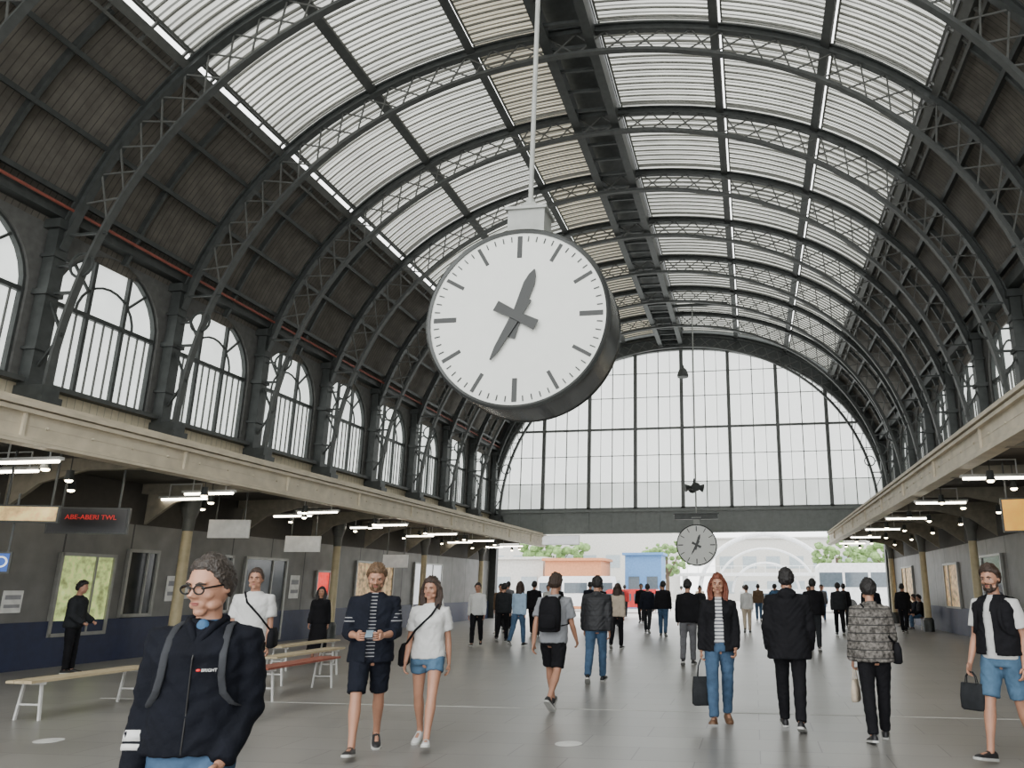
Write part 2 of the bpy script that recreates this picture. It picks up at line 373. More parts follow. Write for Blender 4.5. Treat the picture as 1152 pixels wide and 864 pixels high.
def tote(pos,yaw,w,h,d,m,label,handle=.2,name='handbag'):
    g=MB(); R=[sell(0,0,z,rx,ry,24,4) for z,rx,ry in[(-handle-h,w*.42,d*.4),(-handle-h+.02,w*.5,d*.5),(-handle-h*.5,w*.5,d*.5),(-handle,w*.45,d*.22)]]
    g.rings(R); o=ob(name,g,m,loc=pos,rot=(0,0,yaw),smooth=True,label=label,cat='bag')
    for sy in(-1,1):
        g=MB(); g.tube([(-w*.25,sy*d*.2,-handle-.02),(-w*.2,sy*d*.12,-handle*.4),(-.02,sy*.008,0),(.02,sy*.008,0),(w*.2,sy*d*.12,-handle*.4),(w*.25,sy*d*.2,-handle-.02)],.006,6); ob('handle',g,m,parent=o,smooth=True)
    return o
# --- foreground man
A=person((-2.40,3.27,0),20,1.70,'man in navy zip jacket and glasses walking',legL=(18,10),legR=(-14,12),armL=(-4,8,40,16),armR=(-2,7,16,0),
  turn=-26,tilt=9,top='shirt',topm=BLUE,toff=.010,over='jacket',overm=NAVY2,openw=0,collar=False,ohem=.925,ooff=.032,pantm=DENIM,hair='thin',hairmat=HG,glasses=True,vox=.0105,fold=.010,hs=1.10)
TT=A['TT']
g=MB(); g.tube([(-.074,-.02,1.475),(-.050,-.072,1.455),(-.018,-.112,1.405),(-.006,-.125,1.375)],[.015,.019,.016,.006],8,M=TT); g.tube([(.074,-.02,1.475),(.050,-.072,1.455),(.018,-.112,1.405),(.006,-.125,1.375)],[.015,.019,.016,.006],8,M=TT); g.tube([(.074*math.cos(a*pi/8),.0+.07*math.sin(a*pi/8),1.478) for a in range(9)],.020,8,M=TT); ob('collar',g,NAVY2,parent=A['obj'],smooth=True)
g=MB(); g.ell((0,-.064,1.445),(.030,.022,.04),M=TT); ob('shirt_collar',g,BLUE,parent=A['obj'],smooth=True)
g=MB(); g.tube([(0,-.128,1.38),(0,-.154,1.32),(0,-.150,1.2),(0,-.146,1.1),(0,-.150,.98),(0,-.150,.93)],.004,6,M=TT); ob('zipper',g,METAL,parent=A['obj'])
t=text('emblem','BRIGHT',.018,WHITE,A['obj'],(0,0,0),(0,0,0)); t.matrix_local=TT@Matrix.Translation((.075,-.157,1.275))@Matrix.Rotation(rad(90),4,'X')@Matrix.Rotation(rad(8),4,'Y')
g=MB(); g.ell((.030,-.154,1.275),(.010,.006,.006),M=TT); ob('emblem',g,mat('red_emblem',(.6,.02,.02),.6,emis=.1),parent=A['obj'])
wr,d2=A['wrR']; g=MB(); g.tube([wr-d2*.165,wr-d2*.12],[.069,.068],18,M=TT); g.tube([wr-d2*.110,wr-d2*.085],[.067,.065],18,M=TT); ob('sleeve_band',g,WHITE,parent=A['obj'],smooth=True)
backpack(A,CHAR,'dark grey backpack on the man in navy jacket',STRAP,chest=.150,sw=.016)
# --- man with phone
B=person((-3.81,7.68,0),22,1.82,'bearded man in dark open shirt looking at phone',legL=(-16,14),legR=(20,6),armL=(12,10,78,26),armR=(12,10,78,26),tilt=22,
  top='t_shirt',topm=STRIPE,sleeve='short',hem=.86,over='shirt',overm=NAVY,openw=.035,oversleeve='rolled',ohem=.84,pants='shorts',pantm=NAVY,hair='short',hairmat=HS,beard=True,vox=.012,curl=.8)
p=(B['handL']+B['handR'])/2; g=MB(); g.box((0,0,0),(.075,.15,.009)); ph=ob('smartphone',g,mat('phone',(.03,.03,.035),.2),loc=p+V((0,0,.02)),rot=(rad(25),0,rad(22)),label='black smartphone held in both hands of the bearded man',cat='phone')
g=MB(); g.box((0,0,.0052),(.068,.14,.001)); ob('screen',g,mat('phone_screen',(.2,.28,.35),.1,emis=.1),parent=ph)
C=person((-3.38,8.09,0),12,1.68,'woman in white t-shirt and denim shorts walking',legL=(20,4),legR=(-12,14),armL=(-10,12,10,0),armR=(8,12,22,4),turn=-12,tilt=4,fem=True,
  top='t_shirt',topm=WHITE,sleeve='short',hem=.90,toff=.03,pants='hotpants',pantm=LDEN,shoem=SHOEW,hair='long',hairmat=HB,vox=.012)
def crossbag(inf,m,label,sx=-1):
    TT=inf['TT']; g=MB(); g.rings([sell(sx*.255,0,z,d,w,20,3.5) for z,d,w in((.82,.03,.10),(.84,.05,.13),(.98,.05,.13),(1.05,.025,.10))],M=TT)
    o=ob('shoulder_bag',g,m,loc=inf['obj'].location,rot=inf['obj'].rotation_euler,smooth=True,label=label,cat='bag')
    g=MB(); g.tube([(sx*.24,-.08,1.03),(sx*.12,-.165,1.2),(-sx*.04,-.15,1.36),(-sx*.1,-.05,1.475),(-sx*.1,.07,1.46),(0,.15,1.3),(sx*.24,.08,1.03)],.012,8,M=TT,flat=.5,side=(1,0,0)); ob('strap',g,m,parent=o,smooth=True); return o
crossbag(C,BLACK,'black shoulder bag on the woman in white t-shirt')
D=person((-2.73,10.81,0),178,1.81,'man in grey t-shirt and black shorts striding away',legL=(24,4),legR=(-16,30),armL=(-18,12,20,0),armR=(14,14,25,0),top='t_shirt',topm=GREY,sleeve='short',hem=.86,toff=.03,pants='shorts',pantm=BLACK,hair='short',hairmat=HB,vox=.013)
backpack(D,BLACK,'black backpack slung on the man in grey t-shirt')
E=person((-2.72,13.77,0),182,1.78,'man in black padded jacket and blue jeans walking away',legL=(-12,22),legR=(16,4),armL=(10,10,15,0),armR=(-12,10,15,0),top='jacket',topm=PUFF,hem=.85,toff=.055,collar=True,pantm=DENIM,hair='short',hairmat=HK,vox=.015)
G=person((.38,9.6,0),178,1.79,'man in black hooded coat walking away',legL=(14,3),legR=(-10,16),armL=(-6,12,30,8),armR=(2,12,22,6),top='jumper',topm=BLACK,over='coat',overm=BLACK,openw=0,hood=True,ohem=.76,ooff=.06,pantm=BLACK,hair='short',hairmat=HK,vox=.013,fold=.01)
Hh=person((-.44,9.89,0),4,1.73,'woman with long red hair, black jacket and jeans walking closer',legL=(-8,12),legR=(16,3),armL=(0,14,30,8),armR=(2,12,10,0),turn=-4,tilt=3,fem=True,top='top',topm=STRIPEW,hem=.92,over='jacket',overm=BLACK,openw=.05,ohem=.84,ooff=.04,pantm=DENIM,shoem=SHOEB,hair='long',hairmat=HR,vox=.012,curl=.7)
tote(Hh['handR'],.3,.26,.32,.1,CHAR,'dark grey tote bag in the hand of the red-haired woman',.2)
I=person((1.24,9.04,0),180,1.66,'woman in patterned grey padded jacket and black trousers walking away',legL=(-6,10),legR=(12,3),armL=(4,12,15,0),armR=(6,14,40,8),fem=True,top='jacket',topm=PATT,hem=.84,toff=.065,collar=True,pantm=BLACK,hair='short',hairmat=HK,vox=.013,shoem=SHOE,curl=.8,fold=.01)
tote(I['handL'],1.2,.2,.22,.07,BEIGE,'pale cream cloth bag hanging from the hand of a woman',.12)
crossbag(I,BLACK,'large black shoulder bag on the woman in patterned jacket',-1)
J=person((2.30,8.21,0),-46,1.78,'bearded man in white t-shirt, black vest and denim shorts',legL=(-10,14),legR=(16,4),armL=(-8,10,20,4),armR=(6,12,18,0),turn=6,tilt=6,top='t_shirt',topm=WHITE,sleeve='short',hem=.9,toff=.026,over='vest',overm=BLACK,openw=.04,oversleeve='none',ohem=.94,ooff=.045,pants='shorts',pantm=LDEN,hair='short',hairmat=HB,beard=True,vox=.012)
backpack(J,BLACK,'black backpack on the bearded man in a vest',chest=.165)
tote(J['handR'],-.8,.24,.24,.09,CHAR,'dark grey bag hanging from the hand of the bearded man',.1)
W_=person((-6.17,9.2,0),20,1.80,'man with cropped hair in white t-shirt carrying a shoulder bag',legL=(12,4),legR=(-8,10),top='t_shirt',topm=WHITE,sleeve='short',hem=.88,toff=.03,pantm=BLACK,hair='thin',hairmat=HB,vox=.014)
crossbag(W_,BLACK,'black crossbody bag on the man in white t-shirt',1)
def far(x,y,yaw,H,label,top,pants,fem=False,hair='short',hm=HK,jk=True,**k):
    w=random.choice((-1,1)); a=random.uniform(10,18)
    d=dict(legL=(a*w,4 if w>0 else 16),legR=(-a*.8*w,16 if w>0 else 4),armL=(-10*w,10,14,0),armR=(10*w,10,14,0)); d.update(k)
    return person((x,y,0),yaw,H,label,top='jacket' if jk else 'shirt',topm=top,hem=.86,toff=.045 if jk else .028,pantm=pants,fem=fem,hair=hair,hairmat=hm,vox=.02,det=yaw<90,**d)
far(-1.41,17.17,178,1.75,'person in black jacket and grey trousers walking away',BLACK,GREYP)
far(-3.65,21.3,176,1.70,'woman in beige top and black trousers walking away',BEIGE,BLACK,True,'long',HB,False)
far(-3.05,27.0,182,1.80,'man in black jacket and jeans walking away',BLACK,DENIM)
far(-3.85,29.0,180,1.72,'person in navy jacket walking away',NAVY,CHAR)
far(-6.55,21.9,170,1.76,'woman in pale blue top and jeans walking away',LBLUE,DENIM,True,'long',HB,False)
far(-7.55,23.6,180,1.72,'person in dark jacket and dark trousers',CHAR,BLACK)
far(-7.7,21.7,10,1.72,'person in white shirt and black trousers walking',WHITE,BLACK,False,'short',HK,False)
far(-7.95,19.3,15,1.62,'woman in white top and dark trousers',WHITE,CHAR,True,'long',HK,False)
R_=far(-7.5,26.8,178,1.80,'man in black coat pulling a suitcase',BLACK,BLACK)
far(-8.9,27.5,0,1.72,'person in brown coat standing by the shops',BROWN,CHAR)
far(1.5,21.2,178,1.80,'man in black jacket walking away',BLACK,CHAR)
far(2.86,28.4,180,1.75,'person in dark clothes walking away',CHAR,BLACK)
far(-.28,29.6,180,1.70,'person in pale clothes walking away',WHITE,BEIGE,True,'short',HB,False)
far(3.6,33.5,182,1.75,'person in black near the exit',BLACK,CHAR)
far(4.4,31.0,170,1.7,'person in navy jacket near the exit',NAVY,DENIM)
far(5.3,30.2,160,1.72,'person in dark coat beneath the canopy',BLACK,BLACK)
far(-5.6,33,180,1.75,'person in grey jacket near the exit',GREYP,CHAR)
far(-8.6,33,0,1.72,'person in white shirt near the exit',WHITE,DENIM,jk=False)
far(-1.9,38,180,1.75,'person in red jacket near the exit',RED,CHAR)
far(-12.9,13.7,110,1.70,'person in dark jacket leaning near the shop window',CHAR,BLACK,legL=(4,2),legR=(2,2),armL=(10,8,50,10),armR=(8,8,50,10))
far(-9.8,17.1,20,1.6,'woman in long black dress standing near benches',BLACK,BLACK,True,'long',HK,skirt=True,legL=(0,0),legR=(0,0))
far(-6.9,36,180,1.72,'person in black coat near the exit',BLACK,BLACK); far(.9,36,180,1.75,'person in blue jacket near the exit',BLUE,CHAR)
for x,y,m_,c in((-9.4,38,BLACK,'black'),(-4.6,40,CHAR,'dark grey'),(-3.0,45,BEIGE,'beige'),(-6.2,47,NAVY,'navy'),(1.9,43,BLACK,'black'),(3.2,39.5,GREYP,'grey'),(-.6,48,WHITE,'white'),(-8.6,44,BLACK,'black'),(4.9,36.5,CHAR,'dark grey'),(-7.8,40,CHAR,'dark grey'),(-5.2,37,BLACK,'black'),(.2,40,BROWN,'brown'),(2.3,35,BLACK,'black'),(-4.4,49,WHITE,'white'),(3.8,46,LBLUE,'pale blue'),(-6.4,31,NAVY,'navy'),(-7.2,44.5,RED,'red'),(-2.2,33,CHAR,'dark grey'),(1.2,46,BLACK,'black'),(-9.6,30.5,GREYP,'grey')):
    far(x,y,random.choice((0,180)),random.uniform(1.65,1.82),'person in %s jacket walking by the exit'%c,m_,random.choice((BLACK,DENIM,CHAR)))
for i,(x,y) in enumerate(((6.45,32.8),(6.45,33.8),(6.45,35.0))):
    person((x,y,0),-90,1.7,'person in dark clothes seated on a bench',legL=(86,86),legR=(84,84),armL=(20,8,50,8),armR=(20,8,50,8),top='jacket',topm=(BLACK,NAVY,CHAR)[i],toff=.04,hem=.9,pantm=(DENIM,BLACK,BROWN)[i],hair='short',hairmat=HK,vox=.022,det=False,lean=6)
g=MB(); g.rings([sell(0,0,z,rx,ry,24,5) for z,rx,ry in((.06,.18,.1),(.08,.2,.12),(.6,.2,.12),(.63,.17,.09))]); sc=ob('suitcase',g,BLACK,loc=(-7.1,26.6,0),smooth=True,label='black wheeled suitcase with raised handle',cat='suitcase')
g=MB(); g.tube([(-.1,.08,.6),(-.1,.08,1.0),(.1,.08,1.0),(.1,.08,.6)],.01,6); ob('handle',g,METAL,parent=sc)
for sx in(-1,1):
    g=MB(); g.lathe([(.03,-.01),(.035,0),(.03,.01)],(sx*.15,0,.035),'y',12); ob('wheel',g,METAL,parent=sc)
# ================================================================ ARCHITECTURE
XC=-3.6; ZC=5.8; HW=10.7; YE=42.1; BAY=3.58
RIBS=[5.75+BAY*i for i in range(11)]
STEEL=mat('painted_steel_dark',(.05,.055,.053),.5,.2,noise=.2,bump=.05)
STEELL=mat('painted_steel_grey',(.065,.069,.066),.55,.1,noise=.15)
STEELM=mat('painted_steel_mid',(.095,.097,.09),.55,.05,noise=.15)
STEELB=mat('glazing_bar_grey',(.18,.18,.16),.5,.0,noise=.15)
DECK=mat('roof_boards',(.115,.104,.088),.8,noise=.25,ns=3,bump=.2,stripe=(1,6.8,(.055,.05,.043),.14))
WALLD=mat('wall_dark',(.10,.10,.095),.7,noise=.2); WALLB=mat('wall_beige_boards',(.62,.55,.40),.7,noise=.12,stripe=(1,5,(.34,.31,.23),.08)); WALLK=mat('wall_shadowed',(.05,.046,.04),.8)  # last one: shade under the canopy put into the wall colour
BEI=mat('beige_paint',(.54,.475,.36),.55,noise=.14,ns=3,bump=.05); BEID=mat('beige_shadow_paint',(.20,.18,.14),.6,noise=.2)  # second one: darker copy of the beige, shade mixed into its colour
def glow(n,c,e):
    # frosted corrugated glass: daylight put in as its own emission, fine dark laps between the narrow sheets
    return mat(n,c,.4,noise=.22,ns=.7,emis=e,stripe=(1,6.7,tuple(q*.22 for q in c),.36))
GLOWY=glow('frosted_roof_glass',(.80,.81,.755),1.45)
GLOWY2=glow('frosted_roof_glass_yellow',(.72,.67,.53),.85)  # yellower tone and weaker emission, for the strips left of the ridge
GLOWW=mat('frosted_window_glass',(.88,.92,.89),.4,noise=.08,ns=2,emis=1.35)  # daylight through the side windows put into the panes as emission
fm=bpy.data.materials.new('stone_tiles'); fm.use_nodes=True; nt=fm.node_tree;N=nt.nodes;L=nt.links;b=N['Principled BSDF']
tc=N.new('ShaderNodeTexCoord'); br=N.new('ShaderNodeTexBrick'); br.offset=.5; br.inputs['Scale'].default_value=1; br.inputs['Brick Width'].default_value=1.2; br.inputs['Row Height'].default_value=.6
br.inputs['Mortar Size'].default_value=.006; br.inputs['Color1'].default_value=(.225,.218,.206,1); br.inputs['Color2'].default_value=(.26,.253,.24,1); br.inputs['Mortar'].default_value=(.12,.117,.112,1)
L.new(tc.outputs['Object'],br.inputs['Vector']); n=N.new('ShaderNodeTexNoise'); n.inputs['Scale'].default_value=.7; n.inputs['Detail'].default_value=3; L.new(tc.outputs['Object'],n.inputs['Vector'])
r=N.new('ShaderNodeValToRGB'); r.color_ramp.elements[0].position=.3;r.color_ramp.elements[1].position=.75; r.color_ramp.elements[0].color=(.8,.8,.8,1); L.new(n.outputs['Fac'],r.inputs['Fac'])
mx=N.new('ShaderNodeMix');mx.data_type='RGBA';mx.blend_type='MULTIPLY';mx.inputs[0].default_value=1;L.new(br.outputs['Color'],mx.inputs[6]);L.new(r.outputs['Color'],mx.inputs[7]);L.new(mx.outputs[2],b.inputs['Base Color'])
r2=N.new('ShaderNodeMapRange'); r2.inputs[3].default_value=.30; r2.inputs[4].default_value=.40; L.new(n.outputs['Fac'],r2.inputs[0]); L.new(r2.outputs[0],b.inputs['Roughness'])
g=MB(); g.box((-3.6,19.25,-.1),(22,48,.2)); ob('floor',g,fm,kind='structure',label='grey stone tiled concourse floor')
PAVE=mat('paving',(.5,.49,.47),.8,noise=.12,ns=1.5)
g=MB(); g.box((0,104,-.12),(200,121.4,.2)); ob('ground',g,PAVE,kind='structure',label='pale paved forecourt outside')
LINE=mat('floor_line_paint',(.42,.42,.40),.6)
g=MB(); g.box((-3.0,10.8,.002),(13,.045,.004)); ob('trim_2',g,LINE,kind='structure',label='pale inlaid line across floor')
SW=mat('sticker_white',(.6,.6,.58),.5)
for x,y in((-7.4,7.8),(-1.95,8.46)):
    g=MB(); g.lathe([(.14,0),(.14,.003)],n=32); ob('floor_sticker',g,SW,loc=(x,y,.001),label='round white sticker on the floor tiles',cat='floor sticker',group='round floor stickers')
DROP=1.2
def arcp(R,a):
    c=math.cos(rad(a)); return (R*math.sin(rad(a)),ZC+R*c-DROP*max(0,c)**3)
Y0=-4.45
def deck(a0,a1,R,t=.08):
    g=MB(); path=[arcp(R,a0+(a1-a0)*i/10) for i in range(11)]; g.sweep(path,YE-Y0,t,0,(YE+Y0)/2); return g
ob('ceiling',deck(-75,-48.8,11.2),DECK,loc=(XC,0,0),kind='structure',label='dark boarded lower roof slope'); ob('ceiling',deck(48.8,75,11.2),DECK,loc=(XC,0,0),kind='structure',label='dark boarded lower roof slope')
ob('ceiling',deck(-6.2,.6,11.3),STEEL,loc=(XC,0,0),kind='structure',label='dark ridge strip of the roof')
for a,w,m,hh_ in((49,.2,STEELM,.22),(-49,.2,STEELM,.22),(32.5,.1,STEELL,.26),(-32.5,.1,STEELL,.26),(17,.1,STEELL,.26),(-17,.1,STEELL,.26),(.4,.12,STEEL,.8),(-6.0,.12,STEEL,.8),(56,.1,STEEL,.2),(63,.1,STEEL,.2),(70,.1,STEEL,.2),(-56,.1,STEEL,.2),(-63,.1,STEEL,.2),(-70,.1,STEEL,.2)):
    x,z=arcp(11.04-hh_/2,a); g=MB(); M=Matrix.Rotation(rad(a),4,'Y'); sg=1 if a>0 else -1
    g.box((0,(YE+Y0)/2,0),(w,YE-Y0,hh_),M=M)
    if hh_>.24: g.box((0,(YE+Y0)/2,-hh_/2),(w+.12,YE-Y0,.04),M=M)
    if abs(a)==49:
        g.box((-sg*.3,(YE+Y0)/2,0.02),(.07,YE-Y0,.16),M=M); g.box((sg*.3,(YE+Y0)/2,0.02),(.07,YE-Y0,.16),M=M)
        for q in range(0,52): g.box((0,Y0+q*.895+.2,0.0),(.6,.05,.05),M=M)
    if a==.4:
        y=Y0+.4
        while y<YE: g.box((-.62,y,-.3),(1.2,.08,.08)); y+=.895
    ob('roof_purlin',g,m,loc=(XC+x,0,z),label='long steel purlin running along the vaulted roof',cat='roof beam',group='roof purlins')
sk={}
for key,(a0,a1) in {(0,1):(1.1,16.4),(0,-1):(-6.7,-16.4),(1,1):(17.6,31.9),(1,-1):(-17.6,-31.9),(2,1):(33.1,47.6),(2,-1):(-33.1,-47.6)}.items():
    g=MB(); g.sweep([arcp(11.12,(a0+(a1-a0)*i/6)) for i in range(7)],BAY-.04,.02,0,BAY/2)
    b_=MB(); NB=12
    for q in range(NB+1): b_.sweep([arcp(11.07,(a0+(a1-a0)*i/6)) for i in range(7)],.03,.05,0,.04+(BAY-.08)/NB*q)
    for ff in(0,1): x,z=arcp(11.07,(a0+(a1-a0)*ff)); b_.box((x,BAY/2,z),(.05,BAY-.04,.05))
    sk[key]=(g.mesh('skylight'),b_.mesh('bars'))
for bi in range(12):
    y=RIBS[0]-2*BAY+BAY*bi  # first two bays lie out of view, added for their light
    for (si,sg),(m1,m2) in sk.items():
        o=ob('skylight',m1,GLOWY2 if (si==0 and sg<0) else GLOWY,loc=(XC,y,0),label='frosted roof skylight with fine glazing bars',cat='skylight',group='roof skylights')
        ob('glazing_bars',m2,STEELB,parent=o)
oc=[arcp(10.86,-76+152*i/60) for i in range(61)]
def inn(s):
    c=math.cos(rad(s)); return (10.1*math.sin(rad(s)),5.3+10.05*c-.65*max(0,c)**3)
ic=[inn(-90+180*i/64) for i in range(65)]
g1=MB(); g1.sweep(oc,.20,.04); g1.sweep([arcp(10.77,-76+152*i/60) for i in range(61)],.05,.15); g1.sweep([arcp(10.68,-76+152*i/60) for i in range(61)],.18,.03)
g2=MB(); g2.sweep(ic,.16,.04); g2.sweep([(x*1.006,5.3+(z-5.3)*1.006) for x,z in ic],.05,.09)
g3=MB(); a=-70.; st=4.0
while a<69.9:
    o1=arcp(10.7,a);o2=arcp(10.7,a+st);i1=inn(a*.985);i2=inn((a+st)*.985)
    for p,q in((o1,i2),(i1,o2)):
        g3.beam((p[0],0,p[1]),(q[0],0,q[1]),.034,.025,up=(0,1,0))
    a+=st
m1,m2,m3=g1.mesh('a'),g2.mesh('b'),g3.mesh('c')
hm=[]
for sg in(-1,1):
    g3=MB(); g3.tube([(sg*(9.85+.26*math.cos(t*pi/8)),0,8.0+.26*math.sin(t*pi/8)) for t in range(17)],.03,6)
    g3.beam((sg*9.9,0,7.4),(sg*10.5,0,7.4),.08,.05); g3.beam((sg*10.0,0,6.5),(sg*10.5,0,7.4),.06,.04); g3.beam((sg*10.0,0,6.5),(sg*10.5,0,5.7),.06,.04); g3.beam((sg*9.4,0,8.7),(sg*10.5,0,8.7),.06,.04); g3.beam((sg*10.1,0,8.0),(sg*10.5,0,8.0),.06,.04)
    hm.append(g3.mesh('h'))
for y in RIBS:
    e=ob('roof_truss',None,loc=(XC,y,0),label='arched riveted steel roof truss with lattice web',cat='roof truss',group='arched roof trusses')
    ob('upper_chord',m1,STEEL,parent=e); ob('lower_chord',m2,STEELL,parent=e); ob('lattice',m3,STEELM,parent=e)
    for q in hm: ob('scroll_bracket',q,STEEL,parent=e)
for sg in(-1,1):
    ra=MB(); ra.sweep([arcp(11.0,sg*(50+24*i/12)) for i in range(13)],.08,.14); ram=ra.mesh('r')
    for y in RIBS[:-1]: ob('roof_rafter',ram,STEEL,loc=(XC,y+BAY/2,0),label='slim curved rafter under the boarded roof slope',cat='roof beam',group='roof rafters')
c1=MB(); c1.box((0,0,7.05),(.26,.30,3.9)); c1.box((0,0,8.9),(.4,.46,.2)); 
c2=MB(); c2.box((0,0,5.12),(.8,.46,.16)); c2.box((0,0,5.3),(.66,.40,.24)); c2.box((0,0,4.9),(.5,.36,.3))
c3=MB(); c3.box((0,0,7.4),(.36,.40,.12)); c3.box((0,0,6.2),(.34,.38,.06)); c3.box((0,0,8.2),(.34,.38,.06))
c1,c2,c3=c1.mesh('a'),c2.mesh('b'),c3.mesh('c')
for sg in(-1,1):
    for y in RIBS:
        o=ob('wall_column',c1,STEEL,loc=(XC+sg*10.52,y,0),label='dark steel wall column carrying a roof truss',cat='column',group='wall columns')
        ob('base',c2,STEEL,parent=o,loc=(-sg*.2,0,0)); ob('capital',c3,STEEL,parent=o)
ZS,ZP,RW,ZT,ZB=5.6,7.4,1.5,9.35,3.0
def upper_wall(sg):
    g=MB(); X=0.
    def q(pts,mi): g.add([(X,y,z) for y,z in pts],[tuple(range(len(pts)))],mi)
    for bi in range(10):
        y0=RIBS[bi];y1=y0+BAY;yc=(y0+y1)/2;hb=BAY/2
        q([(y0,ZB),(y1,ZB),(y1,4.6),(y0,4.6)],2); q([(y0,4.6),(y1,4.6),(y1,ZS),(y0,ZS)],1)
        q([(y0,ZS),(yc-RW,ZS),(yc-RW,ZP),(y0,ZP)],0); q([(yc+RW,ZS),(y1,ZS),(y1,ZP),(yc+RW,ZP)],0)
        ca=math.atan2(ZT-ZP,hb); an=sorted([pi*i/16 for i in range(17)]+[ca,pi-ca]); ai=[];ao=[]
        for t in an:
            c_,s_=math.cos(t),math.sin(t); k=min(hb/abs(c_) if abs(c_)>1e-6 else 1e9,(ZT-ZP)/s_ if s_>1e-6 else 1e9)
            ai.append((yc+RW*c_,ZP+RW*s_)); ao.append((yc+k*c_,ZP+k*s_))
        for i in range(len(an)-1): q([ai[i],ao[i],ao[i+1],ai[i+1]],0)
        out=[(yc-RW,ZS),(yc+RW,ZS)]+ai; out=out+[out[0]]
        for i in range(len(out)-1):
            (ya,za),(yb,zb)=out[i],out[i+1]; g.add([(0,ya,za),(0,yb,zb),(sg*.3,yb,zb),(sg*.3,ya,za)],[(0,1,2,3)],0)
    q([(Y0,ZB),(RIBS[0],ZB),(RIBS[0],ZS),(Y0,ZS)],1);q([(Y0,ZS),(RIBS[0],ZS),(RIBS[0],ZT),(Y0,ZT)],0)
    q([(RIBS[-1],ZB),(YE,ZB),(YE,ZT),(RIBS[-1],ZT)],0)
    return g.mesh('wall',fix=False)
def arch_outline(n=16): return [(-RW,ZS),(RW,ZS)]+[(RW*math.cos(pi*i/n),ZP+RW*math.sin(pi*i/n)) for i in range(n+1)]
fr=MB(); ol=arch_outline(); ol.append(ol[0])
for i in range(len(ol)-1):
    if (V(ol[i])-V(ol[i+1])).length>1e-4: fr.beam((0,ol[i][0],ol[i][1]),(0,ol[i+1][0],ol[i+1][1]),.12,.12,up=(1,0,0))
fr.box((0,0,ZP),(.1,2*RW,.1)); 
def ah(y): return ZP+math.sqrt(max(0,RW*RW-y*y))
for y in(-.5,.5): fr.box((0,y,(ZS+ah(y))/2),(.09,.08,ah(y)-ZS))
fr.tube([(0,.8*math.cos(pi*t/12),ZP+.8*math.sin(pi*t/12)) for t in range(13)],.03,6)
for t in(45,135): fr.beam((0,.8*math.cos(rad(t)),ZP+.8*math.sin(rad(t))),(0,RW*math.cos(rad(t)),ZP+RW*math.sin(rad(t))),.05,.05)
gb=MB()
for i in range(-5,6):
    y=i*.25
    gb.box((0,y,(ZS+ZP)/2),(.04,.025,ZP-ZS))
pn=MB(); pn.add([(0,y,z) for y,z in arch_outline()],[tuple(range(len(arch_outline())))])
frm,gbm,pnm=fr.mesh('f'),gb.mesh('g'),pn.mesh('p')
wn=1
for sg,side in((-1,'left'),(1,'right')):
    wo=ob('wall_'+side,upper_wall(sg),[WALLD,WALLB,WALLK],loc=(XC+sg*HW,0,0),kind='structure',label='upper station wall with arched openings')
    for bi in range(10):
        o=ob('window_%d'%wn,frm,STEEL,loc=(XC+sg*(HW+.12),RIBS[bi]+BAY/2,0),kind='structure',label='arched steel window with frosted panes'); wn+=1
        ob('glazing_bars',gbm,STEELM,parent=o); ob('pane',pnm,GLOWW,parent=o,loc=(sg*.06,0,0))
    g=MB(); g.box((0,(YE+Y0)/2,ZS-.05),(.3,YE-Y0,.10)); ob('trim_3' if sg<0 else 'trim_4',g,STEELL,loc=(XC+sg*(HW-.08),0,0),kind='structure',label='window sill ledge along wall')
    g=MB(); g.box((0,(YE+Y0)/2,9.2),(.4,YE-Y0,.3)); ob('trim_5' if sg<0 else 'trim_6',g,STEEL,loc=(XC+sg*(HW-.12),0,0),kind='structure',label='eaves beam above windows')
g=MB(); g.tube([(0,Y0,0),(0,YE-.5,0)],.035,8); ob('pipe',g,mat('red_pipe',(.25,.07,.05),.6),loc=(XC-HW+.42,0,9.25),label='dull red pipe running under the eaves',cat='pipe')
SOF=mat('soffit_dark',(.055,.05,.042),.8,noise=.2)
for sg,side in((-1,'left'),(1,'right')):
    e=ob('platform_canopy',None,loc=(XC+sg*7.6,0,0),label='beige riveted canopy along the side of the hall',cat='canopy',group='side canopies')
    y0=-4.4;y1=41.6;ym=(y0+y1)/2;ly=y1-y0
    g=MB(); g.box((0,ym,4.03),(.10,ly,.56)); g.box((0,ym,4.33),(.34,ly,.07)); g.box((-sg*.03,ym,4.24),(.2,ly,.07)); g.box((0,ym,3.75),(.30,ly,.05)); g.box((-sg*.03,ym,3.81),(.18,ly,.05)); g.box((sg*.12,ym,4.42),(.16,ly,.10))
    y=y0+.3
    while y<y1:
        g.box((-sg*.07,y,4.03),(.05,.05,.40)); y+=3.58
    ob('fascia',g,BEI,parent=e)
    g=MB(); y=y0+.74; g.box((-sg*.052,ym,4.03),(.008,ly,.02))
    while y<y1:
        g.ell((-sg*.058,y,4.03),(.022,.028,.028),nu=8,nv=6); y+=.895
    ob('rivets',g,BEI,parent=e)['kind']='stuff'
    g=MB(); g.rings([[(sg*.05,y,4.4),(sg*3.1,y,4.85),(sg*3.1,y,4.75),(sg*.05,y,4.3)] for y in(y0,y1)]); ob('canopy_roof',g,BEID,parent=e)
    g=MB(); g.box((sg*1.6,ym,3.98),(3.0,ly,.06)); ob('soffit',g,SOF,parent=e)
    for y in RIBS[:-1]:
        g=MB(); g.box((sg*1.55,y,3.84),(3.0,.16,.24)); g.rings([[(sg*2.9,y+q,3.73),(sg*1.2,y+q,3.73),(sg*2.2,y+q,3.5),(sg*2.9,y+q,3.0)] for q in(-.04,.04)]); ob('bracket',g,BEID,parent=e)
LW=mat('shop_cladding',(.17,.168,.16),.5,noise=.18,ns=2,stripe=(1,.55,(.05,.05,.05),.025)); DADO=mat('blue_dado',(.018,.025,.065),.5,noise=.15)
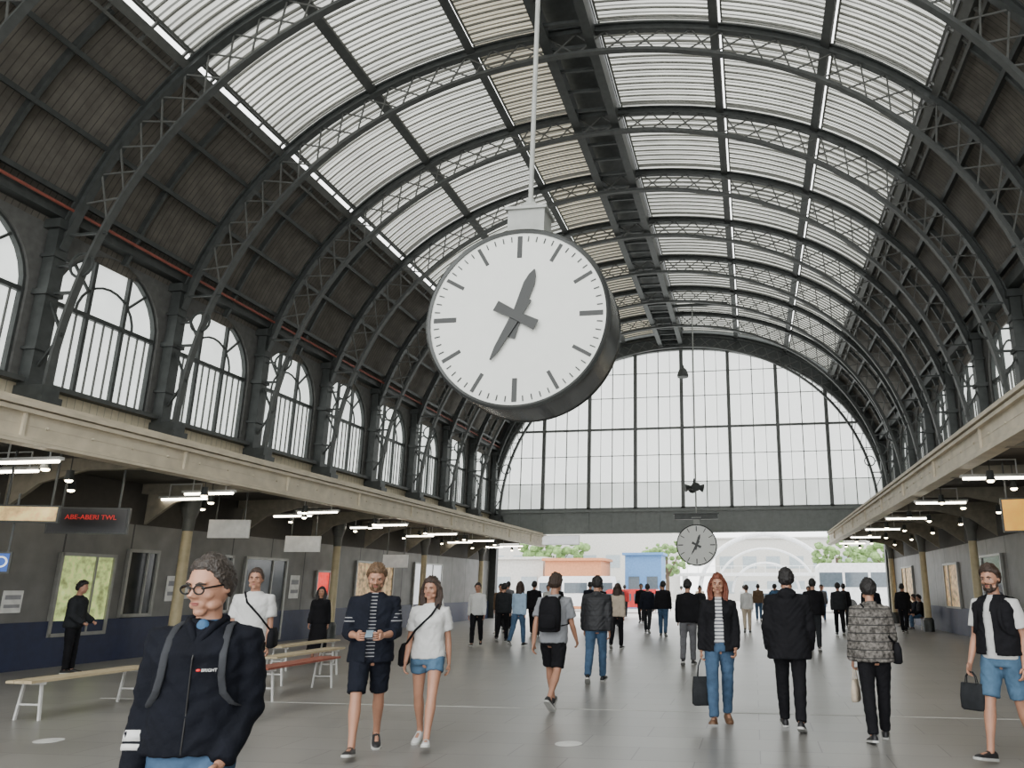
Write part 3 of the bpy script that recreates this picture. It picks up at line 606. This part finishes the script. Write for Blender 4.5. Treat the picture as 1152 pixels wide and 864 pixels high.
for sg,side in((-1,'left'),(1,'right')):
    g=MB(); g.box((0,(YE+Y0)/2,1.45),(.1,YE-Y0,3.1),0); ob('wall_'+side,g,LW,loc=(XC+sg*(HW+.02),0,0),kind='structure',label='grey panelled shop wall below canopy')
    g=MB(); g.box((0,(YE+Y0)/2,.45),(.06,YE-Y0,.9)); ob('baseboard_'+side,g,DADO,loc=(XC+sg*(HW-.06),0,0),kind='structure',label='dark blue lower wall panel')
g=MB()
n=40
RL=10.72;ZL=5.72;HL=9.05;EX=2.15
def sup(t,R_,H_,e): 
    c,s=math.cos(t),math.sin(t); return (R_*math.copysign(abs(c)**(2/e),c),ZL+H_*abs(s)**(2/e))
P0=[sup(pi-pi*i/n,RL,HL,EX) for i in range(n+1)]
P1=[sup(pi-pi*i/n,11.6,10.5,2.1) for i in range(n+1)]
for i in range(n):
    a,b_,c_,d_=P0[i],P0[i+1],P1[i+1],P1[i]
    for y in(0,.4): g.add([(p[0],y,p[1]) for p in(a,b_,c_,d_)],[(0,1,2,3)])
    g.add([(a[0],0,a[1]),(b_[0],0,b_[1]),(b_[0],.4,b_[1]),(a[0],.4,a[1])],[(0,1,2,3)])
for sg in(-1,1): g.box((sg*10.9,.2,2.9),(1.2,.4,5.9))
ob('wall_end',g,STEEL,loc=(XC,YE-.3,0),kind='structure',label='dark gable around the end window')
g=MB(); g.box((0,0,5.06),(22,.5,1.1)); g.box((0,-.28,5.64),(22,.16,.14)); g.box((0,-.28,4.46),(22,.16,.1)); 
for i in range(-8,9): g.box((i*1.3,-.27,5.06),(.08,.06,1.1))
ob('trim_1',g,mat('transom_paint',(.19,.205,.195),.5,noise=.1),loc=(XC,YE,0),kind='structure',label='grey-green steel beam above exit')
LG=mat('end_glass',(.92,.95,.93),.3,noise=.03,emis=1.8); LG2=mat('end_glass_shaded',(.80,.84,.81),.3,noise=.16,ns=.5,emis=1.2)  # sky glow put into the panes as emission, greyer and weaker low down
MULL=mat('mullion_grey',(.12,.125,.12),.5,.1,noise=.1); MULF=mat('mullion_faint',(.34,.35,.34),.5,noise=.1)
fr=MB(); gb=MB()
def lz(x):
    u=min(1,abs(x)/RL); return ZL+HL*(1-u**EX)**(1/EX)
fr.sweep([(x*.995,z) for x,z in P0],.35,.18)
for k in range(-3,4): x=k*2.62; fr.box((x,0,(5.7+lz(x))/2),(.19,.2,lz(x)-5.7))
def lw(z): return 2*RL*(1-((z-ZL)/HL)**EX)**(1/EX)
fr.box((0,0,10.2),(lw(10.2),.12,.12)); fr.box((0,0,5.76),(20.7,.2,.14))
for k in range(-16,17):
    x=k*.655
    if abs(x)<RL and k%4: gb.box((x,0,(5.7+lz(x))/2),(.055 if k%2==0 else .028,.06,lz(x)-5.7))
for z in(7.2,8.7,12.0,13.4): gb.box((0,0,z),(lw(z),.06,.04))
o=ob('window_30',fr,MULL,loc=(XC,YE+.05,0),kind='structure',label='large semicircular end window with steel mullions'); ob('glazing_bars',gb,MULF,parent=o)
pn=MB(); pn.add([(x,0,z) for x,z in P0 if z>7.2]+[( lw(7.2)/2,0,7.2),(-lw(7.2)/2,0,7.2)],[tuple(range(sum(1 for p in P0 if p[1]>7.2)+2))]); ob('pane',pn,LG,parent=o,loc=(0,.06,0))
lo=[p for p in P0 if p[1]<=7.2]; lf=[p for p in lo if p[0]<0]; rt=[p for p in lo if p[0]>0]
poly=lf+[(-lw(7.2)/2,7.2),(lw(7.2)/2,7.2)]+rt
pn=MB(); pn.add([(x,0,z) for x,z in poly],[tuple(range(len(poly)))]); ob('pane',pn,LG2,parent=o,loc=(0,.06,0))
# ================================================================ CLOCKS
RIM=mat('clock_rim',(.05,.053,.052),.25,.4,noise=.05); FACE=mat('clock_face',(.60,.615,.58),.35,noise=.02,emis=.12); CBK=mat('clock_black',(.008,.01,.009),.4); MNT=mat('clock_mount',(.32,.33,.31),.5)
def clock(loc,R,label,rod_top,big=True):
    g=MB(); d=.60
    prof=[(R*.955,.03),(R*.955,-.03),(R*.98,-.042),(R*1.006,-.02),(R*1.008,.06),(R*.998,.09),(R*.998,d-.08),(R*1.008,d-.05),(R*.99,d),(0.05,d)]
    g.lathe(prof,(0,0,0),'y',128); o=ob('station_clock',g,RIM,loc=loc,smooth=False,label=label,cat='clock',group='round station clocks')
    g=MB(); g.lathe([(.001,-.015),(R*.96,-.015),(R*.96,.0),(.001,0)],(0,0,0),'y',128); ob('clock_face',g,FACE,parent=o)
    for h in range(60):
        M=Matrix.Rotation(rad(6*h),4,'Y'); g=MB()
        if h%5==0:
            L_=.25*R if h%15==0 else .22*R; w=.052*R if h%15==0 else .038*R
            g.box((0,-.018,R*.92-L_/2),(w,.008,L_),M=M); ob('hour_mark',g,CBK,parent=o)
        elif big:
            g.box((0,-.018,R*.92-.03*R),(.012*R,.008,.06*R),M=M); ob('minute_mark',g,CBK,parent=o)
    def hand(name,ang,pts,y):
        M=Matrix.Rotation(rad(ang),4,'Y'); g=MB(); a=[(x,y,z) for x,z in pts]+[(-x,y,z) for x,z in reversed(pts)]; b2=[(x,y-.012,z) for x,_,z in a]; n_=len(a)
        g.add(a+b2,[tuple(range(n_)),tuple(range(2*n_-1,n_-1,-1))]+[(i,(i+1)%n_,(i+1)%n_+n_,i+n_) for i in range(n_)],M=M); ob(name,g,CBK,parent=o)
    hand('hour_hand',19,[(.07*R,-.24*R),(.055*R,.0),(.062*R,.38*R),(.04*R,.48*R),(.004*R,.55*R)],-.03)
    hand('minute_hand',209,[(.06*R,-.22*R),(.055*R,.0),(.033*R,.40*R),(.008*R,.54*R)],-.045)
    hand('crosspiece',298,[(.06*R,-.25*R),(.045*R,0),(.06*R,.25*R)],-.06)
    g=MB(); 
    g.box((0,d/2,R+.16),(.42*R if big else .3*R,.3,.36)); g.rings([[(sx*w,d/2+sy*w*.7,z) for sx,sy in((1,1),(-1,1),(-1,-1),(1,-1))] for w,z in((.2*R,R+.34),(.13*R,R+.37),(.06*R,R+.46))]); g.box((0,d/2,R+.33),(.48*R,.36,.03)); ob('mount',g,MNT,parent=o)
    g=MB(); g.tube([(0,d/2,R+.4),(0,d/2,rod_top-loc[2])],.028,10); g.lathe([(.05,R+.44),(.05,R+.5)],(0,d/2,0)); ob('rod',g,MNT,parent=o)
    g=MB(); g.box((.3,d/2,rod_top-loc[2]),(2.9,.12,.14)); ob('hanger_beam',g,STEEL,parent=o)
    return o
clock((-2.22,7.02,4.16),.945,'large round hanging clock with white face and dark rim',15.2)
c2_=clock((-2.5,36,3.47),.92,'round hanging clock with white face near the exit beam',15.2,False)
g=MB(); g.box((0,.25,1.28),(2.0,.25,.22)); g.box((0,.25,1.42),(2.1,.3,.05)); ob('mount_bracket',g,STEEL,parent=c2_)
e=MB(); e.lathe([(.03,.5),(.06,.3),(.12,.2),(.12,0),(.03,-.1)]); o=ob('loudspeaker_cluster',e,STEEL,loc=(-2.5,35.2,5.9),label='dark loudspeaker cluster on a pole above the clock',cat='loudspeaker')
for i in range(4):
    a=i*pi/2+.3; g=MB(); d_=V((math.cos(a),math.sin(a),-.1)); g.tube([d_*.05+V((0,0,.1)),d_*.2+V((0,0,.12)),d_*.42+V((0,0,.1))],[.05,.08,.2],12); ob('horn',g,STEEL,parent=o)
g=MB(); g.tube([(0,0,.4),(0,0,9.4)],.006,6); ob('rod',g,STEEL,parent=o)
g=MB(); g.lathe([(.05,.55),(.08,.4),(.2,.3),(.3,.0),(.28,-.1)]); o=ob('pendant_lamp',g,STEELL,loc=(-3.2,38.5,12.2),label='grey bell-shaped pendant lamp hanging from the roof',cat='lamp'); g=MB(); g.tube([(0,0,.5),(0,0,3.2)],.012,6); ob('cable',g,STEEL,parent=o)
# ================================================================ UNDER-CANOPY
TUBE=mat('fluorescent_tube',(1,.95,.85),.4,emis=14,ecol=(1,.91,.75)); HOUS=mat('lamp_housing',(.5,.5,.48),.5); SPOT=mat('spot_glow',(1,.85,.6),.4,emis=24,ecol=(1,.84,.55))
la=MB(); la.box((0,0,0),(1.25,.12,.05)); lb=MB(); lb.tube([(-.58,0,-.045),(.58,0,-.045)],.03,8); lc=MB(); lc.box((-.4,0,.15),(.02,.02,.3)); lc.box((.4,0,.15),(.02,.02,.3)); lc.box((0,0,.3),(.82,.02,.02))
la,lb,lc=la.mesh('a'),lb.mesh('b'),lc.mesh('c')
for sg in(-1,1):
    for i in range(8):
        y=6.6+4.45*i
        for x,z in((8.2,3.62),(9.5,3.62)):
            if sg>0 and x>9: continue
            o=ob('fluorescent_lamp',la,HOUS,loc=(XC+sg*x,y+(.9 if x>9 else 0),z),label='slim white fluorescent lamp under the canopy',cat='lamp',group='fluorescent lamps under the canopies'); ob('tube',lb,TUBE,parent=o); ob('hanger',lc,HOUS,parent=o)
sa=MB(); sa.lathe([(.06,.16),(.07,.05),(.09,-.02)],n=14); sb=MB(); sb.ell((0,0,-.03),(.065,.065,.035),nu=12,nv=6); sc_=MB(); sc_.tube([(0,0,.15),(0,0,.46)],.01,6)
sa,sb,sc_=sa.mesh('a'),sb.mesh('b'),sc_.mesh('c')
for sg in(-1,1):
    for i in range(25):
        y=8.6+1.3*i; x=(8.8,10.0,8.0)[i%3]
        o=ob('spot_lamp',sa,STEEL,loc=(XC+sg*x,y,3.5),label='small dark spot lamp with warm bulb under the canopy',cat='lamp',group='spot lamps under the canopies'); ob('bulb',sb,SPOT,parent=o); ob('stem',sc_,STEEL,parent=o)
COLM=mat('column_cream',(.46,.39,.24),.5)
cs=MB(); cs.lathe([(.13,.5),(.115,2.9)],n=20); cb=MB(); cb.lathe([(.2,0),(.2,.4),(.15,.5)],n=20); cc=MB(); cc.lathe([(.125,2.9),(.14,3.2),(.22,3.45),(.22,3.7)],n=20); cs,cb,cc=cs.mesh('a'),cb.mesh('b'),cc.mesh('c')
for sg in(-1,1):
    for y in(10.0,17.3,24.4,31.5,38.6):
        o=ob('canopy_column',cs,COLM,loc=(XC+sg*10.0,y,0),smooth=False,label='round cream canopy column with dark base',cat='column',group='canopy columns'); ob('base',cb,STEEL,parent=o); ob('capital',cc,STEELM,parent=o)
SGL=mat('shop_glow',(.50,.60,.22),.5,noise=.6,ns=5,emis=.6); FRM=mat('alu_frame',(.30,.30,.28),.4,.5); DG=mat('dark_glass',(.03,.034,.038),.12,noise=.3,ns=2); REDL=mat('red_glow',(.75,.04,.03),.5,noise=.6,ns=8,emis=1.6); WGL=mat('white_glow',(.8,.82,.85),.5,emis=.8); BLG=mat('blue_sign',(.03,.1,.4),.5,emis=.5); YEL=mat('yellow_glow',(.75,.38,.05),.5,emis=.5); WRM=mat('warm_glow',(.6,.40,.20),.5,noise=.7,ns=5,emis=.4)
def shopwin(sg,y0,y1,z0,z1,gm,label):
    w=y1-y0;h=z1-z0; g=MB()
    for y in(-w/2,w/2): g.box((0,y,h/2),(.08,.07,h+.07))
    for z in(0,h): g.box((0,0,z),(.08,w,.07))
    g.box((0,w*.15,h/2),(.06,.04,h))
    o=ob('shop_window',g,FRM,loc=(XC+sg*(HW-.08),(y0+y1)/2,z0),label=label,cat='window'); g=MB(); g.box((sg*.02,0,h/2),(.02,w,h)); ob('pane',g,gm,parent=o); return o
shopwin(-1,14.5,15.9,.62,2.25,SGL,'shop window lit yellow-green in a metal frame')
shopwin(-1,11.0,12.6,.95,2.5,DG,'dark shop window in grey metal frame'); shopwin(-1,16.3,17.2,.95,2.4,DG,'dark shop window in grey metal frame'); shopwin(-1,18.9,20.0,.95,2.4,DG,'dark shop window in grey metal frame'); shopwin(-1,20.6,22.6,.1,2.4,DG,'dark glazed shop entrance')
shopwin(-1,24.4,25.6,1.3,2.1,REDL,'shop window glowing red with bright goods'); shopwin(-1,27,30,.6,2.5,WRM,'warmly lit shopfront with goods'); shopwin(-1,32,35,.6,2.6,WGL,'brightly lit white shopfront')
shopwin(1,24,27,.6,2.5,DG,'dark glazed shopfront'); shopwin(1,29,31.0,.9,2.4,WRM,'warmly lit shopfront with goods'); shopwin(1,37,39.5,.8,2.5,WRM,'shop window with warm yellow light')
def sign(loc,yaw,w,h,m,label,cat='sign',name='hanging_sign',hang=None,rm=None,d=.08):
    g=MB(); g.box((0,0,0),(w,d,h)); o=ob(name,g,rm or STEEL,loc=loc,rot=(0,0,yaw),label=label,cat=cat); g=MB(); g.box((0,-d/2-.004,0),(w-.06,.008,h-.06)); ob('sign_face',g,m,parent=o)
    if hang: 
        for sx in(-1,1): g=MB(); g.box((sx*w*.35,0,(h+hang)/2),(.03,.03,hang)); ob('hanger',g,STEEL,parent=o)
    return o
BLK=mat('display_black',(.01,.01,.012),.3); LED=mat('led_red',(.4,.02,.02),.5,emis=.4,ecol=(1,.04,.03)); WSG=mat('sign_white',(.70,.70,.68),.5,emis=.05)
o=sign((-12.5,13.2,2.8),.35,1.4,.5,BLK,'black hanging departure board with red glowing letters',hang=.9,name='departure_board'); text('lettering','ABE-ABERI TWL',.125,LED,o,(.05,-.055,.06),(rad(90),0,0))
o=sign((-12.4,11.8,2.8),.35,1.0,.3,mat('warm_sign',(.8,.5,.22),.5,noise=.5,ns=5,emis=.6),'warm lit shop sign box hanging under the canopy',hang=.95,name='shop_sign')
o=sign((-12.78,11.75,1.98),.6,.42,.36,BLG,'blue lit sign with white ring by the shops',name='hanging_sign',hang=1.0); text('lettering','O',.27,WGL,o,(.07,-.055,0),(rad(90),0,0))
sign((-13.0,18,3.0),.2,1.0,.45,WSG,'white hanging information display under the canopy',hang=.7,name='information_display',rm=WSG)
sign((-12.9,21.2,2.8),.2,1.0,.45,WSG,'white information panel under the canopy',hang=.9,name='information_display',rm=WSG)
sign((-12.7,26.9,2.5),.1,.9,.45,WSG,'white information panel under the canopy',hang=1.2,name='information_display',rm=WSG)
sign((-10.2,41.2,4.05),.0,2.2,.5,WGL,'bright white lit panel at the canopy end',name='lit_panel',rm=WSG)
sign((5.2,16.0,2.92),-.2,.8,.65,YEL,'orange and black lit sign under the canopy',hang=.75,name='hanging_sign')
for y,z,w,h,lb_ in((13.6,1.3,.42,.42,'white notice sheet on shop wall'),(17.9,1.55,.45,.6,'white poster on grey wall'),(18.5,1.5,.3,.4,'small white notice on grey wall'),(23.2,1.6,.5,.7,'white poster on grey wall')):
    g=MB(); g.box((0,0,0),(.02,w,h),0); g.box((.012,0,h*.2),(.004,w*.8,h*.2),1); g.box((.012,0,-h*.2),(.004,w*.8,h*.15),1); ob('poster',g,[WSG,mat('print_grey',(.3,.3,.32),.6)],loc=(XC-HW+.045,y,z),label=lb_,cat='poster')
BW=mat('bench_wood',(.50,.41,.26),.5,noise=.15,ns=4); BR=mat('bench_red',(.30,.08,.05),.5); BMW=mat('bench_frame_white',(.6,.6,.58),.4)
def bench(x,y,L_,label,sm,table=False,rot=0):
    e=ob('bench',None,loc=(x,y,0),rot=(0,0,rot),label=label,cat='bench')
    g=MB()
    for i in range(3): g.box((-.13+.125*i,0,.455),(.127 if i==1 else .11,L_,.03))
    ob('seat',g,sm,parent=e)
    for yy in(-L_*.4,L_*.4):
        g=MB(); g.beam((-.17,yy,0),(-.12,yy,.43),.028,.028); g.beam((.17,yy,0),(.12,yy,.43),.028,.028); g.box((0,yy,.425),(.34,.035,.03)); g.box((0,yy,.18),(.30,.02,.02))
        ob('leg',g,BMW,parent=e)
bench(-8.8,9.7,2.0,'pale slatted wooden bench with white metal legs',BW); bench(-6.95,11.6,2.0,'bench with reddish seat and white metal legs',BR); bench(-7.9,13.4,2.2,'pale wooden bench with white metal legs',BW); bench(-9.2,15.6,2.2,'pale wooden bench with white metal legs',BW)
bench(6.5,34,3.6,'dark bench against the wall with seated people',BROWN)
# ================================================================ OUTSIDE
BUSW=mat('bus_white',(.75,.76,.78),.3); WIN=mat('vehicle_glass',(.08,.10,.12),.1); TIRE=mat('tire',(.02,.02,.02),.8); REDV=mat('vehicle_red',(.50,.03,.03),.3); TEAL=mat('blue_facade',(.08,.20,.42),.5); SAL=mat('salmon_facade',(.55,.22,.10),.6); PALE=mat('pale_facade',(.52,.51,.48),.7)
def vehicle(name,loc,L_,Hh_,W2,m,label,cat):
    g=MB(); pr=[(-L_/2,.35),(-L_/2,Hh_*.92),(-L_/2+.2,Hh_),(L_/2-.25,Hh_),(L_/2,Hh_*.6),(L_/2,.35)]
    g.rings([[(x,y,z) for x,z in pr] for y in(-W2/2,W2/2)]); o=ob(name,g,m,loc=loc,label=label,cat=cat)
    g=MB(); k=int(L_/1.5)
    for i in range(k): g.box((-L_/2+L_/k*(i+.5),-W2/2-.01,Hh_*.66),(L_/k*.9,.03,Hh_*.3))
    ob('windows',g,WIN,parent=o)
    for x in(-L_*.3,L_*.3): g=MB(); g.lathe([(.42,0),(.45,.06),(.45,.2)],(x,-W2/2-.03,.45),'y',20); ob('wheel',g,TIRE,parent=o)
    return o
vehicle('bus',(9.3,56,0),10,3.2,2.5,BUSW,'white city bus parked outside the station','bus'); vehicle('car',(-7.9,53,0),3.6,1.5,1.7,REDV,'red car parked outside the station','car'); vehicle('van',(-12.5,56.5,0),5.5,2.4,2,BUSW,'white van parked outside','van'); vehicle('car',(2.0,58,0),4,1.5,1.7,BUSW,'white car on the street outside','car')
def building(name,loc,w,h,d,m,label,wm=None):
    g=MB(); g.box((0,0,h/2),(w,d,h)); g.box((0,-.1,h+.1),(w+.4,d+.4,.2)); o=ob(name,g,m,loc=loc,label=label,cat='building'); g=MB(); nx=max(2,int(w/3)); nz=max(1,int(h/3.2))
    for i in range(nx):
        for j in range(nz): g.box((-w/2+w/nx*(i+.5),-d/2-.02,1.7+3.2*j),(w/nx*.6,.06,1.6))
    ob('facade_windows',g,wm or WIN,parent=o)['kind']='stuff'
PG=mat('pale_glazing',(.3,.35,.38),.3)
building('kiosk',(-14.2,64,0),4.6,3.7,4,SAL,'low salmon-coloured kiosk with flat roof'); building('kiosk',(-19.5,66,0),4.6,3.9,4,PALE,'pale kiosk with flat roof',PG); building('kiosk',(-8.9,66,0),3.0,4.2,3,TEAL,'blue kiosk with flat roof')
building('building',(-30,105,0),40,9,10,PALE,'pale distant office building',PG); building('building',(18,112,0),46,8,10,PALE,'pale distant apartment building',PG)
g=MB(); g.tube([(6.5*math.cos(pi*i/24),0,1.2+5.6*math.sin(pi*i/24)) for i in range(25)],.22,10); o=ob('footbridge',g,BUSW,loc=(1.2,80,0),label='white arched steel footbridge over the street',cat='bridge'); 
for k in(.75,.5): g=MB(); g.tube([(6.5*k*math.cos(pi*i/24),0,1.2+5.6*k*math.sin(pi*i/24)) for i in range(25)],.12,8); ob('inner_arch',g,BUSW,parent=o)
g=MB(); g.box((0,.3,2.9),(22,2,.3)); g.box((0,-.6,3.7),(22,.06,.06)); 
for i in range(-10,11): g.box((i*1.1,-.6,3.3),(.05,.05,.8))
for x in(-8,8): g.box((x,.3,1.4),(.5,.8,2.8))
ob('bridge_deck',g,BUSW,parent=o)
LEAF=mat('foliage',(.15,.25,.08),.8,noise=.5,ns=3,bump=.6,bs=5); BARK=mat('bark',(.1,.07,.05),.9)
def tree(x,y,h,w):
    g=MB(); g.tube([(0,0,0),(.1,0,h*.3),(0,.1,h*.6)],[.25,.18,.1],8); 
    for i in range(4): a=i*1.6; g.tube([(0,0,h*.35),(math.cos(a)*w*.5,math.sin(a)*w*.5,h*.65)],[.1,.04],6)
    o=ob('tree',g,BARK,loc=(x,y,0),label='leafy green street tree beyond the station',cat='tree'); g=MB(); rr=random.Random(int(x*7+y))
    for i in range(70):
        a=rr.uniform(0,2*pi);q=rr.uniform(0,1)**.5*w;z=h*.62+rr.uniform(-1,1)*h*.3*(1-q/w*.6); s_=rr.uniform(.2,.5)*w*.35
        g.ell((q*math.cos(a),q*math.sin(a),z),(s_,s_,s_*.8),nu=8,nv=6)
    ob('foliage',g,LEAF,parent=o)
for x,y,h,w in((-8.2,76,7,2.2),(7.5,73,7,2.2),(-24,94,9,4),(15,90,8,4)): tree(x,y,h,w)
# ================================================================ LIGHT / CAMERA
w=bpy.data.worlds.new('World'); S.world=w; w.use_nodes=True; nt=w.node_tree; bg=nt.nodes['Background']
tc=nt.nodes.new('ShaderNodeTexCoord'); n=nt.nodes.new('ShaderNodeTexNoise'); n.inputs['Scale'].default_value=2; r=nt.nodes.new('ShaderNodeValToRGB'); r.color_ramp.elements[0].color=(.86,.89,.90,1); r.color_ramp.elements[1].color=(1,1,.97,1)
nt.links.new(tc.outputs['Generated'],n.inputs['Vector']); nt.links.new(n.outputs['Fac'],r.inputs['Fac']); nt.links.new(r.outputs['Color'],bg.inputs['Color']); bg.inputs['Strength'].default_value=5.0
cam=bpy.data.cameras.new('camera'); co=bpy.data.objects.new('camera',cam); COL.objects.link(co)
cam.sensor_width=36; cam.lens=27.19; cam.shift_x=-.1163; cam.clip_end=500; co.location=(0,0,1.55); co.rotation_euler=(rad(90+14.81),0,rad(8.72)); S.camera=co
